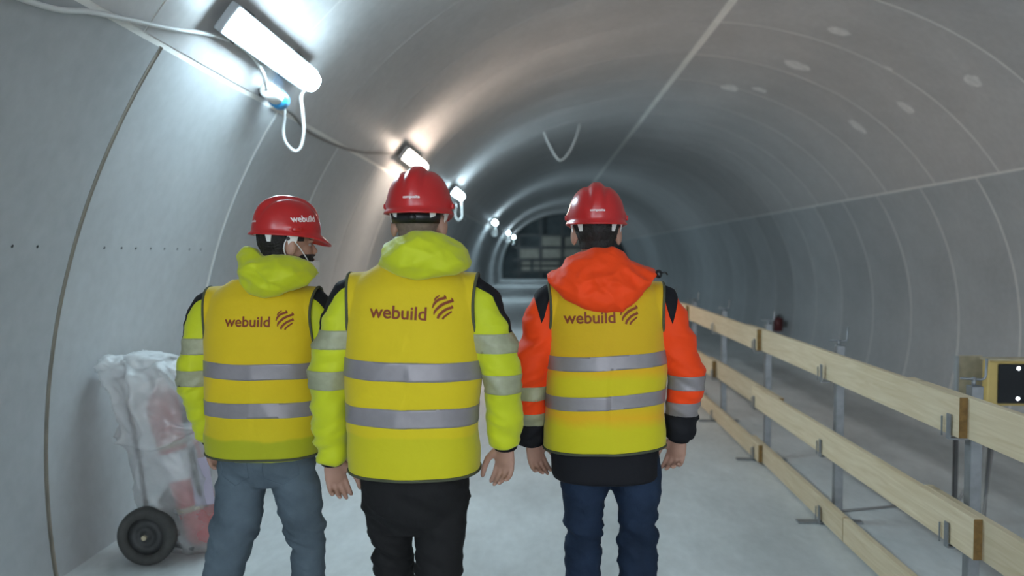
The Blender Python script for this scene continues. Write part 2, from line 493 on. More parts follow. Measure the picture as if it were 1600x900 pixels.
# small anchor holes in a row on the left wall
sh_ = s_of(lambda p: p.z >= 1.69)
hp, hn = pr_at(sh_)
for y in (3.513, 3.693, 4.274, 4.454, 4.615, 4.795, 4.975, 5.155, 5.336, 5.516):
    q = V((hp.x, y, hp.z))
    pp = cyl(q - hn * .004, q + hn * .0012, .008, 8)
    mesh_obj('anchor_hole', pp[0], pp[1], 'hole', wl)
# pale plaster repairs on the vault
for (x, y, z), a, b in (((3.533, 9.79, 4.29), .13, .11), ((3.573, 11.452, 4.272), .19, .16), ((4.846, 9.303, 3.603), .10, .12), ((4.31, 10.241, 3.947), .05, .05), ((3.53, 13.174, 4.287), .12, .1), ((4.839, 10.945, 3.603), .13, .1), ((4.837, 12.547, 3.605), .16, .12), ((3.146, 13.567, 4.4), .14, .2)):
    s = s_of(lambda p: p.x >= x); vs = []; k = 18
    for r_ in (0, 1):
        for i in range(k):
            t = 2 * PI * i / k; rr = (1 + .25 * noise.noise(V((math.cos(t) * 2 + x, math.sin(t) * 2 + y, 0))))
            p, nn = pr_at(s + a * rr * math.cos(t)); q = p + nn * (.0 if r_ == 0 else .0015)
            vs.append(V((q.x, y + b * rr * math.sin(t), q.z)))
    mesh_obj('plaster_patch', vs, [tuple(range(k, 2 * k))] + [(i, (i + 1) % k, k + (i + 1) % k, k + i) for i in range(k)], 'patch', ce)
xl, xr = pr_at(s_of(lambda p: p.z >= 0))[0].x, pr_at(TOT)[0].x
# raised walkway slab; right of the fence the ground drops to a lower strip
p = box(xl - .02, 2.72, Y0, Y1, -.5, 0)
fl = mesh_obj('floor', p[0], p[1], 'floor'); fl['kind'] = 'structure'
p = box(2.72, xr + .02, Y0, Y1, -.55, -.46)
fl2 = mesh_obj('floor', p[0], p[1], 'floor'); fl2['kind'] = 'structure'

# ------------------------------------------------------------------ end of the tunnel: timber and steel formwork
ew = [V((q.x, Y1 - .03, q.z)) for q in PR]
pe = mesh_obj('wall_end', ew + [v + V((0, .2, 0)) for v in ew], [tuple(range(len(ew)))] + [tuple(range(2 * len(ew) - 1, len(ew) - 1, -1))] + [(i, i + 1, i + 1 + len(ew), i + len(ew)) for i in range(len(ew) - 1)], 'dark'); pe['kind'] = 'structure'
sc_ = tag(empty('formwork_scaffold', (1.9, Y1 - .55, 0)), 'dark steel scaffold grid closing off the far end of the tunnel', 'scaffold')
for x in (-3.2, -1.7, -.2, 1.3, 2.8):
    h = 3.1 if abs(x) > 2.5 else 4.2
    pp = box(x - .06, x + .06, -.06, .06, 0, h); mesh_obj('upright', *pp, 'dsteel', sc_)
for z in (.5, 1.35, 2.2, 3.05):
    hwz = 3.7 if z < 2.5 else 3.2; pp = box(-hwz, hwz, -.12, -.06, z - .05, z + .05); mesh_obj('ledger', *pp, 'dsteel', sc_)
for i, (x0, x1, z0, z1) in enumerate(((-3.1, -1.8, 1.45, 2.1), (-1.6, -.3, 1.45, 2.1), (-.1, 1.2, 1.5, 2.1), (-3.0, -2.4, .6, .85), (-2.2, -.4, .62, .85), (-2.2, -.4, 1.0, 1.25), (-3.0, -2.4, 1.0, 1.25), (-1.6, -.3, 2.3, 2.95), (.0, 1.2, 2.3, 2.9), (1.4, 2.7, .7, 2.0))):
    pp = box(x0, x1, .08, .14, z0, z1); mesh_obj('formwork_sheet', *pp, 'beige', sc_)

# ------------------------------------------------------------------ tube lights on the left wall
SL = s_of(lambda p: p.z >= 2.93)
LP, LN = pr_at(SL)
LT = V((LN.z, 0, -LN.x)) * -1                       # up along the wall
def light(y, warm, label, long=1.5, loop=True):
    root = empty('tube_light', (LP.x, y, LP.z)); tag(root, label, 'light', 'tube lights along the left wall')
    Mx = Matrix(((LN.x, 0, LT.x), (0, 1, 0), (LN.z, 0, LT.z))).to_4x4()   # local x = off the wall, z = up the wall
    h = long / 2
    def add(name, p, mat, par=root, sm=False, bv=0):
        if bv: p = bevel(p, bv, 2)
        return mesh_obj(name, *xf(p, Mx), mat, par, sm)
    add('housing', box(.055, .108, -h - .01, h + .01, -.088, .088), 'grey', bv=.010)
    # diffuser: rounded trough
    rings = []
    for yy, k in ((-h, .80), (-h + .02, .95), (-h + .05, 1), (h - .05, 1), (h - .02, .95), (h, .80)):
        rings.append([V((.1085 + .066 * k * max(0, math.sin(a)) ** .6, yy, .068 * k * math.cos(a))) for a in [PI * i / 16 for i in range(17)]])
    add('diffuser', loft(rings), 'lamp_warm' if warm else 'lamp_cool', sm=True)
    for yy in (-h * .62, h * .62):
        add('mounting_bracket', box(.0, .057, yy - .025, yy + .025, -.10, .10), 'dsteel', bv=.004)
        for zz in (-1, 1):
            add('clip', box(.085, .125, yy - .012, yy + .012, zz * .080 - .004, zz * .080 + .004), 'steel')
    if loop:
        # hang the loop with gravity: keep it in world space
        base = Mx @ V((.12, h, -.02)); o0 = V(root.location)
        wpts = spline([base, base + V((0, .02, -.06)), base + V((.01, .03, -.22)), base + V((.01, .02, -.38)), base + V((-.03, .0, -.45)), base + V((-.09, -.03, -.44)), base + V((-.125, -.06, -.34)), base + V((-.10, -.10, -.22)), base + V((-.10, -.15, -.14))], 6)
        if abs(y - 4.95) < .1:
            wpts = spline([base, V((-1.662, 5.72, 2.78)) - o0] + [V(q) - o0 for q in ((-1.655, 5.72, 2.66), (-1.647, 5.72, 2.525), (-1.671, 5.72, 2.412), (-1.717, 5.71, 2.386), (-1.768, 5.68, 2.45), (-1.775, 5.66, 2.53), (-1.752, 5.62, 2.61), (-1.738, 5.565, 2.685))], 6)
        p = tube(wpts, .010, 8); mesh_obj('cable', *p, 'cable', root, True)
    return root
lamps = [(-6.5, 0, 'tube light behind the camera on the left wall'), (-1.6, 0, 'tube light on the left wall beside the camera'),
         (4.95, 0, 'nearest large glowing tube light at upper left with hanging cable loop'),
         (10.5, 1, 'warm white tube light just above the middle helmet'), (16.1, 0, 'third tube light, just right of the middle helmet'),
         (29.9, 0, 'fourth tube light, small, left of the tunnel end'), (43.5, 0, 'fifth tube light, small, beside the tunnel end'), (53.5, 0, 'farthest smallest tube light at the tunnel end')]
for y, wm, lb in lamps: light(y, wm, lb, loop=y > 0)
# plug connector by the near lamp
r = tag(empty('plug_connector', (-1.735, 5.36, 2.70)), 'white and blue plug connector below the nearest tube light', 'plug')
d = V((-.01, .86, -.06)).normalized()
mesh_obj('socket_body', *tube([-d * .16, -d * .15, d * .02, d * .04], [.035, .052, .052, .042], 16), 'white', r, True)
mesh_obj('plug_cap', *tube([d * .035, d * .05, d * .13, d * .14], [.05, .062, .062, .04], 20), 'blue', r, True)
mesh_obj('cable_gland', *tube([d * .14, d * .20], [.026, .018], 12), 'white', r, True)
mesh_obj('wall_clip', *bevel(box(-.07, -.03, -.12, -.08, -.02, .03), .004), 'black', r)
# supply cable coming along the wall from upper left into the connector
cp = [(-1.97, .4, 2.53), (-1.93, 1.8, 2.55), (-1.877, 2.962, 2.585), (-1.837, 3.367, 2.658), (-1.769, 3.934, 2.747), (-1.70, 4.378, 2.825), (-1.69, 4.78, 2.835), (-1.705, 5.04, 2.78), (-1.732, 5.19, 2.712)]
tag(mesh_obj('supply_cable', *tube(spline(cp, 8), .012, 10), 'cable', None, True), 'thick pale cable running along the upper left wall into the connector', 'cable')
cp = [(-1.79, 5.60, 2.70), (-1.812, 5.8, 2.70), (-1.832, 6.1, 2.70), (-1.862, 6.6, 2.652), (-1.858, 7.4, 2.66), (-1.825, 8.3, 2.705), (-1.76, 9.184, 2.80), (-1.71, 9.72, 2.87)]
tag(mesh_obj('link_cable', *tube(spline(cp, 8), .011, 8), 'dcable', None, True), 'thin cable sagging along the wall between the first and second tube light', 'cable')
c0 = V((.13, 17.07, 4.21)); c1 = V((.9, 17.5, 4.44))
tag(mesh_obj('hanging_cable', *tube(spline([c0, c0 + V((.10, .1, -.22)), c0 + V((.24, .2, -.46)), c0 + V((.36, .25, -.55)), c0 + V((.52, .3, -.40)), c0 + V((.66, .35, -.12)), c1], 6), .022, 8), 'cable', None, True), 'pale cable hanging in a loop from the vault above the middle of the tunnel', 'cable')

# ------------------------------------------------------------------ guard fence on the right
fence = tag(empty('guard_fence', (1.8, 5, 0)), 'temporary guard fence of three rows of wooden boards on galvanised posts', 'fence')
FO = V((1.8, 5, 0))
def fx(p): return [V(v) - FO for v in p[0]], p[1]
def make_post():
    vs = join(bevel(box(-.02, .03, -.025, .025, 0.012, 1.10), .003))
    return vs
POSTS = [3.48 + 1.54 * i for i in range(-1, 9)]
proto = None
def post(y):
    global proto
    if proto:
        o = proto.copy(); COL.objects.link(o); o.parent = fence; o.location = V((1.845, y, 0)) - FO
        for c in proto.children:
            k = c.copy(); COL.objects.link(k); k.parent = o
        return
    o = mesh_obj('post', *make_post(), 'steel', fence); o.location = V((1.845, y, 0)) - FO
    mesh_obj('foot_plate', *bevel(box(-.24, .16, -.03, .03, 0, .012), .003), 'steel', o)
    for z in (.885, .425, .014):
        ln = .10
        p = join(bevel(box(-.118, -.018, -.016 - .03, .016 - .03, z - .008, z), .001),
                 bevel(box(-.1185, -.1125, -.046, -.014, z - .008, z + ln), .001), bevel(box(-.1185, -.1125, .025, .032, z - .004, z + ln * .8), .001))
        mesh_obj('board_clamp', *p, 'steel', o)
    p = join(tube([(.0, 0, 1.09), (.0, 0, 1.135)], .009, 8), tube([(-.055, 0, 1.130), (-.02, 0, 1.128), (.03, 0, 1.125), (.045, 0, 1.13), (.05, 0, 1.145), (.052, 0, 1.215)], .0055, 8))
    mesh_obj('screw_handle', *p, 'steel', o, True)
    proto = o
for y in POSTS: post(y)
def board(y0, y1, z0, z1, xa, xb, th=.036):
    """board from near end y0 (inner face at xa) to far end y1 (inner face at xb)"""
    vs = [V((xa, y0, z0)), V((xa + th, y0, z0)), V((xa, y0, z1)), V((xa + th, y0, z1)), V((xb, y1, z0)), V((xb + th, y1, z0)), V((xb, y1, z1)), V((xb + th, y1, z1))]
    fs = [(0, 1, 3, 2), (4, 6, 7, 5), (0, 2, 6, 4), (1, 5, 7, 3), (2, 3, 7, 6), (0, 4, 5, 1)]
    c = V(((xa + xb) / 2, (y0 + y1) / 2, (z0 + z1) / 2))
    p = [v - c for v in vs], fs
    p = bevel(p, .002)
    fm = []
    for f in p[1]:
        ys = [p[0][i].y for i in f]
        fm.append(1 if max(ys) - min(ys) < .02 else 0)
    o = mesh_obj('board', *p, None, fence, False, ['wood', 'endgrain'], fm)
    o.location = c - FO + V((0, 0, 0))
F0, F1 = 1.737, 1.776
for (a, b, xa, xb) in ((.3, 3.95, F0, F1), (3.38, 6.95, F0, F1), (6.47, 10.05, F0, F1), (9.55, 13.1, F0, F1), (12.7, 16.3, F0, F1)): board(a, b, .895, 1.065, xa, xb)
for (a, b, xa, xb) in ((.2, 3.75, F0, F1), (3.25, 6.6, F0, F0), (6.0, 8.45, F1, F1), (8.1, 11.6, F0, F1), (11.2, 14.8, F0, F1), (14.3, 16.3, F0, F1)): board(a, b, .435, .60, xa, xb)
for (a, b, xa, xb) in ((1.2, 4.62, F0, F0), (4.625, 6.75, F0, F1), (6.39, 9.9, F0, F1), (9.5, 13.1, F0, F1), (12.7, 16.3, F0, F1)): board(a, b, .02, .16, xa, xb)

# ------------------------------------------------------------------ things behind the fence
r = tag(empty('power_box', (3.42, 6.0, 0)), 'yellow-edged site box with black glossy front and two small lights behind the fence', 'power box')
mesh_obj('casing', *bevel(box(-.21, .42, -.125, -.05, .575, .90), .012, 2), 'yellow', r)
mesh_obj('front_panel', *bevel(box(-.14, .40, -.135, -.10, .592, .878), .006), 'screen', r)
mesh_obj('top_hood', *bevel(box(-.22, .44, -.15, -.03, .90, .915), .004), 'ply', r)
for z in (.63, .846):
    mesh_obj('indicator_light', *ellipsoid((-.0, -.138, z), (.010, .005, .010), 14, 8), 'led', r, True)  # bright spots on the black glass, put in as small emissive dots
for x in (-.15, .35):
    for y in (-.09,):
        mesh_obj('leg', *tube([(x, y, .58), (x + (.06 if x > 0 else -.05), y, -.4), (x + (.06 if x > 0 else -.05), y, -.46)], .011, 8), 'dsteel', r, True)
mesh_obj('base_rail', *bevel(box(-.25, .46, -.26, -.06, -.46, -.435), .003), 'dsteel', r)
for k, (x, e) in enumerate(((-.13, -.42), (-.05, -.2))):
    mesh_obj('cable', *tube(spline([(x, -.02, .58), (x - .04, -.05, .50), (x - .10, -.08, .15), (e, -.10, -.2), (e - .05, -.16, -.42), (e - .12, -.3, -.45)], 6), .011, 8), 'dcable', r, True)
r = tag(empty('plywood_board', (3.33, 6.34, 0)), 'upright plywood sheet on stakes just left of the yellow-edged box', 'board')
mesh_obj('sheet', *bevel(box(-.09, .09, -.012, .012, .55, .88), .002), 'ply', r)
mesh_obj('edge_strip', *bevel(box(-.115, -.09, -.02, .02, .45, .88), .003), 'grey', r)
mesh_obj('edge_strip', *bevel(box(.09, .115, -.02, .02, .50, .88), .003), 'grey', r)
for x in (-.08, .08): mesh_obj('stake', *bevel(box(x - .015, x + .015, .012, .045, -.46, .86), .003), 'dsteel', r)
tag(mesh_obj('reinforcing_bar', *tube([(1.93, 5.22, .008), (2.2, 5.30, .008), (2.6, 5.42, .008)], .008, 8), 'dcable', None, True), 'thin dark bar lying on the floor just behind the fence', 'bar')
# small fire extinguisher by the right wall
r = tag(empty('fire_extinguisher', (6.02, 20.5, -.25)), 'small dark red fire extinguisher hung low on the right wall', 'fire extinguisher')
mesh_obj('cylinder', *tube([(0, 0, 0), (0, 0, .02), (0, 0, .30), (0, 0, .34), (0, 0, .36)], [.10, .115, .115, .085, .03], 20), 'dred', r, True)
mesh_obj('wall_bracket', *bevel(box(.09, .22, -.03, .03, .10, .26), .004), 'dsteel', r)
mesh_obj('valve', *join(cyl((0, 0, .355), (0, 0, .40), .022, 12), bevel(box(-.02, .09, -.012, .012, .40, .415), .003)), 'black', r)
mesh_obj('hose', *tube(spline([(.03, 0, .39), (.11, 0, .36), (.13, 0, .22), (.11, 0, .08)], 5), .013, 8), 'black', r, True)

# ------------------------------------------------------------------ wheeled extinguisher under plastic film at left
tr = tag(empty('wheeled_extinguisher', (-2.05, 4.35, 0)), 'red wheeled cylinder trolley with black wheel wrapped in milky plastic film', 'trolley')
def wheel(y):
    R = .155; k = 40
    prof_ = [(R - .055, -.035), (R - .02, -.042), (R - .004, -.03), (R, -.012), (R, .012), (R - .004, .03), (R - .02, .042), (R - .055, .035)]
    rings = []
    for i in range(k):
        a = 2 * PI * i / k
        rings.append([V((rr * math.cos(a), yy, R + rr * math.sin(a))) for rr, yy in prof_])
    o = mesh_obj('wheel', *loft(rings, False, True), 'rubber', tr, True); o.location = (-.03, y, 0)
    dr = []
    for rr, yy in ((.0001, -.03), (.022, -.032), (.024, -.016), (.05, -.014), (.054, -.024), (.085, -.024), (.088, -.014), (R - .052, -.012), (R - .052, .012), (.0001, .012)):
        dr.append([V((rr * math.cos(2 * PI * i / k), yy, R + rr * math.sin(2 * PI * i / k))) for i in range(k)])
    mesh_obj('wheel_disc', *loft(dr, False), 'hub', o, True)
    mesh_obj('axle_nut', *cyl((0, -.045, R), (0, -.028, R), .014, 6), 'ply', o)
    return o
wheel(-.13); wheel(.32)
mesh_obj('axle', *cyl((-.03, -.13, .155), (-.03, .32, .155), .012, 12), 'dsteel', tr, True)
ax0 = V((.21, .09, .05)); ax1 = V((-.06, .09, .93))
u = (ax1 - ax0).normalized()
cy = mesh_obj('gas_cylinder', *tube([ax0, ax0 + u * .015, ax0 + u * .05, ax1 - u * .16, ax1 - u * .10, ax1 - u * .05, ax1 - u * .02, ax1], [.05, .085, .105, .105, .095, .07, .035, .03], 28), 'red', tr, True)
for t, hgt in ((.22, .03), (.62, .03)):
    c = ax0.lerp(ax1, t); mesh_obj('strap', *tube([c, c + u * hgt], .108, 28), 'ply', cy, True)
c = ax0.lerp(ax1, .42)
cs = tube([c, c + u * .16], .1075, 40, caps=False)
lab = clip(*cs, lambda v: -(v.y - .09) - .03)
mesh_obj('paper_label', *lab, 'mask', cy, True)
mesh_obj('valve', *join(tube([ax1, ax1 + u * .06], .025, 14), tube([ax1 + u * .04 - V((0, .06, 0)), ax1 + u * .04 + V((0, .06, 0))], .010, 10)), 'dsteel', tr, True)
for yy in (-.06, .25):
    hd = [V((.19, yy, .06)), V((-.03, yy, .155)), V((-.11, yy, .6)), V((-.19, yy, .95)), V((-.24, yy, .97))]
    mesh_obj('frame_bar', *tube(spline(hd, 5), .012, 10), 'dsteel', tr, True)
mesh_obj('handle_grip', *tube([(-.24, -.06, .97), (-.24, .25, .97)], .014, 10), 'black', tr, True)
mesh_obj('hose', *tube(spline([ax1 + u * .04, ax1 + V((.12, -.04, .02)), V((.16, -.02, .62)), V((.20, -.03, .42)), V((.24, .0, .28))], 6), .017, 10), 'black', tr, True)
mesh_obj('document_pouch', *bevel(xf(box(-.055, .055, -.003, .003, -.13, .13), Matrix.Translation((.225, -.03, .42)) @ Matrix.Rotation(-.15, 4, 'Y')), .001), 'label', tr)
# film: rings climbing the leaning cylinder (z, x left, x right, half depth)
TAB = [(.015, -.02, .275, .10), (.05, -.06, .315, .14), (.16, -.10, .30, .17), (.30, -.15, .285, .20), (.45, -.185, .27, .21), (.58, -.21, .23, .21), (.66, -.225, .23, .22), (.80, -.27, .165, .20), (.90, -.31, .15, .20), (.985, -.345, .165, .19), (1.03, -.335, .13, .17), (1.065, -.28, .06, .12), (1.085, -.22, -.02, .06)]
rings = []; nr, nk = 150, 160
for i in range(nr):
    z = TAB[0][0] + (TAB[-1][0] - TAB[0][0]) * (i / (nr - 1)) ** .9
    l, rr, dp = lerp_tab(TAB, z); cx = (l + rr) / 2; hw = (rr - l) / 2; ring = []
    for k in range(nk):
        a = 2 * PI * k / nk
        p = V((cx + hw * math.copysign(abs(math.cos(a)) ** .85, math.cos(a)), .09 + dp * math.sin(a), z))
        am = .013 + .024 * min(1, max(0, (z - .45) / .4))
        q = V((p.x * .8 + .35 * p.z, p.y, p.z))
        d = (ridge(q, 7, 7, 4.5, 3.1) ** 3 if ridge(q, 7, 7, 4.5, 3.1) > 0 else 0) * am * 1.4 + ridge(q, 15, 15, 9, 9.2) * am * .55 + .018 * ridge(V((p.z * 1.0 + p.x * .7, p.y, 0)), 5, 3, 0, 2.)
        zr = .655 + .035 * math.cos(a * 2 + .6) + .02 * nz(p, 9, 9, 0, 4.); d += .038 * max(0, 1 - abs(z - zr) / (.012 if z < zr else .07)) ** 1.5
        n_ = V((math.cos(a) * dp, math.sin(a) * hw, 0)).normalized()
        p += n_ * (d - am * .8); p.z += .035 * nz(p, 8, 8, 3, 5.5) * min(1, z * 2.5)
        if p.z < .012: p.z = .012
        ring.append(p)
    rings.append(ring)
film = loft(rings)
mesh_obj('plastic_film', *film, 'film', tr, True)
# bunched, twisted top lobes of the film
for (c, rd, sd) in (((-.275, .03, 1.045), (.085, .10, .05), 1.), ((-.10, .05, 1.06), (.13, .10, .055), 4.), ((.02, .05, 1.01), (.10, .10, .05), 7.)):
    e = ellipsoid(c, rd, 44, 26)
    e = inflate(e, lambda v, n: .022 * ridge(v, 13, 13, 13, sd) + .012 * ridge(v, 28, 28, 28, sd) - .015)
    mesh_obj('film_fold', *e, 'film', tr, True)

# ------------------------------------------------------------------ people
def torso(tab, n=44, ex=2.5):
    rings = []
    for z, a, b, cx, cy in tab:
        r = []
        for k in range(n):
            t = 2 * PI * k / n; c, s = math.cos(t), math.sin(t)
            r.append(V((cx + a * math.copysign(abs(c) ** (2 / ex), c), cy + b * math.copysign(abs(s) ** (2 / ex), s), z)))
        rings.append(r)
    return loft(rings)
def hand_parts(w_, d, t, n, curl=1.):
    """wrist point, finger direction, thumb side, palm normal"""
    d = V(d).normalized(); t = V(t); t = (t - d * t.dot(d)).normalized(); n0 = d.cross(t)
    n = n0 if n0.dot(V(n)) > 0 else -n0
    w_ = V(w_); out = []; K = .88
    out.append(tube([w_ - d * .03, w_, w_ + d * .03 * K, w_ + d * .07 * K, w_ + d * .095 * K], [(.024, .019), (.025, .018), (.034, .018), (.038, .017), (.036, .013)], 16, side=t, round_caps=True))
    for k, (off, ln, a0) in enumerate(((.031, .070, .15), (.0105, .080, .22), (-.0105, .076, .30), (-.031, .060, .36))):
        b = w_ + d * .088 * K + t * off * .9; dirv = (d + t * off * 2.6).normalized(); ang = a0 * curl * 2.1
        pts = [b]; segs = (.45, .32, .23)
        for s, q in zip(segs, (.5, 1.25, 2.0)):
            aa = ang * q + .12
            dv = dirv * math.cos(aa) + n * math.sin(aa); pts.append(pts[-1] + dv.normalized() * ln * s * K)
        out.append(tube(pts, [.0098, .0092, .0087, .0076], 10, round_caps=True))
    b = w_ + d * .03 + t * .030
    td = (d * .72 + t * .62 + n * .25).normalized(); p1 = b + td * .045; p2 = p1 + (d * .92 + t * .22 + n * .28).normalized() * .034
    p3 = p2 + (d * .98 + n * .3).normalized() * .026
    out.append(tube([b - td * .02, b, p1, p2, p3], [.016, .016, .0115, .0105, .0085], 10, round_caps=True))
    return out
def helmet(parent, c, yaw, brand_side):
    """shell centred on the rim; local +y is the front"""
    e = empty('helmet'); 
    hw, hl, H = .104, .130, .136
    nk, nr = 96, 30
    rings = []
    def rim(a, s=1.):
        return V((hw * s * math.cos(a), hl * s * math.sin(a), 0))
    def lipx(a): f = max(0, math.sin(a)); b = max(0, -math.sin(a)); return .007 + .038 * f ** 3 + .004 * b
    for (o, z) in ((1.0, -.013), (1.0, -.009), (.55, -.003), (.0, .004)):
        r = []
        for k in range(nk):
            a = 2 * PI * k / nk; p = rim(a); n_ = V((math.cos(a) / hw, math.sin(a) / hl, 0)).normalized()
            q = p + n_ * lipx(a) * o; f = max(0, math.sin(a)) ** 3
            q.z = z - .026 * f * o; r.append(q)
        rings.append(r)
    for i in range(1, nr):
        t = i / nr * PI / 2
        r = []
        s = math.cos(t) ** .82; zz = .004 + (H - .006) * math.sin(t) ** .95
        for k in range(nk):
            a = 2 * PI * k / nk; p = rim(a, s); p.z = zz
            up = min(1, max(0, (zz - .035) / .06))
            rg = math.exp(-(p.x / .021) ** 4) * .0085 * up - .004 * math.exp(-((abs(p.x) - .034) / .009) ** 2) * up
            p.z += rg * math.sin(t); p += V((math.cos(a), math.sin(a), 0)) * rg * math.cos(t)
            sd = math.exp(-((abs(math.cos(a)) - 1) / .035) ** 2) * math.exp(-((zz - .02) / .014) ** 2) * .006
            p += V((math.cos(a), 0, 0)) * sd
            r.append(p)
        rings.append(r)
    sh = loft(rings, False); vs, fs = sh; b0 = (len(rings) - 1) * nk; vs.append(V((0, 0, H + .005)))
    for k in range(nk): fs.append((b0 + k, b0 + (k + 1) % nk, len(vs) - 1))
    base = (list(vs), list(fs))
    p = solid((vs, fs), .003)
    COL.objects.unlink(e); bpy.data.objects.remove(e)
    o = mesh_obj('helmet', *p, 'helmet', parent, True)
    o.location = c; o.rotation_euler = (0, 0, yaw)
    bvh = BVHTree.FromPolygons(base[0], base[1])
    def letters(txt, size, ang, z, extra, tilt=0., name='lettering'):
        d = V((math.cos(ang), math.sin(ang), 0)); right = V((-d.y, d.x, 0))
        R = Matrix.Rotation(tilt, 4, 'Z')
        fr = Matrix(((right.x, 0, d.x), (right.y, 0, d.y), (0, 1, 0))).to_4x4(); fr.translation = d * .3 + V((0, 0, z))
        t = text_mesh(txt, size, extra); t = ([R @ v for v in t[0]], t[1])
        t = wrap(t, bvh, fr, -d, .0012)
        mesh_obj(name, *t, 'whiteink', o)
    letters('composite', .0125, -PI / 2, .036, .0004, name='small_lettering')
    if brand_side: letters('webuild', .033, .34, .054, .0008, .10)
    # inner white suspension with tabs at the temples
    sp_ = []
    for zz, off in ((.006, .010), (-.010, .012), (-.012, .010), (.004, .008)):
        sp_.append([V(((hw - off) * math.cos(a), (hl - off) * math.sin(a), zz)) for a in [2 * PI * k / 64 for k in range(64)]])
    mesh_obj('suspension_ring', *loft(sp_, False, True), 'white', o, True)
    for s in (-1, 1):
        for a, wd, ln in ((-PI * .27, .13, .036), (-.02 * PI, .20, .045)):
            q = []
            for zz, in_ in ((-.004, .012), (-ln, .020)):
                for da in (-wd, -wd / 3, wd / 3, wd):
                    aa = a + da * (1 if zz > -.01 else .55)
                    q.append(V((s * (hw - in_) * math.cos(aa), (hl - in_) * math.sin(aa), zz)))
            ff = [(0, 1, 5, 4), (1, 2, 6, 5), (2, 3, 7, 6)]
            if s < 0: ff = [tuple(reversed(f)) for f in ff]
            mesh_obj('suspension_tab', *solid((q, ff), .003), 'white', o)
        mesh_obj('side_lug', *bevel(box(s * .109 - .005, s * .109 + .005, -.016, .016, .004, .022), .003), 'helmet', o, True)
        if brand_side: mesh_obj('tab_hole', *cyl((s * .080, -.022, -.022), (s * .0925, -.024, -.022), .007, 14), 'black', o)
    return o
EMB = [([(-125, 95), (-105, 135), (-55, 175)], (7, 11, 6), None),
       ([(-145, -15), (-120, 55), (-60, 112), (45, 148)], (6, 15, 16, 17), (8, 185)),
       ([(-118, -112), (-100, -50), (-20, 32), (60, 75), (150, 108)], (5, 15, 18, 17, 17), (105, 152)),
       ([(-60, -165), (-42, -115), (20, -50), (80, -15), (152, 10)], (14, 16, 16, 16, 16), (122, 42)),
       ([(10, -175), (30, -138), (80, -95), (135, -55)], (12, 12, 12, 9), None)]
def emblem(sc):
    parts = []
    for pts, wd, hook in EMB:
        P = [V((a, b, 0)) for a, b in pts]; S = spline(P, 6); n = len(S); L_, R_ = [], []
        for i, q in enumerate(S):
            t = (S[min(i + 1, n - 1)] - S[max(i - 1, 0)]).normalized(); nn = V((-t.y, t.x, 0))
            k = i / (n - 1) * (len(wd) - 1); a = int(min(k, len(wd) - 2)); w_ = 1.25 * (wd[a] + (wd[a + 1] - wd[a]) * (k - a))
            L_.append(q + nn * w_); R_.append(q - nn * w_)
        vs = L_ + R_; fs = [(i, n + i, n + i + 1, i + 1) for i in range(n - 1)]
        if hook:
            vs.append(V((*hook, 0))); fs.append((n - 3, n - 1, len(vs) - 1))
        parts.append(([v * sc for v in vs], fs))
    return join(*parts)

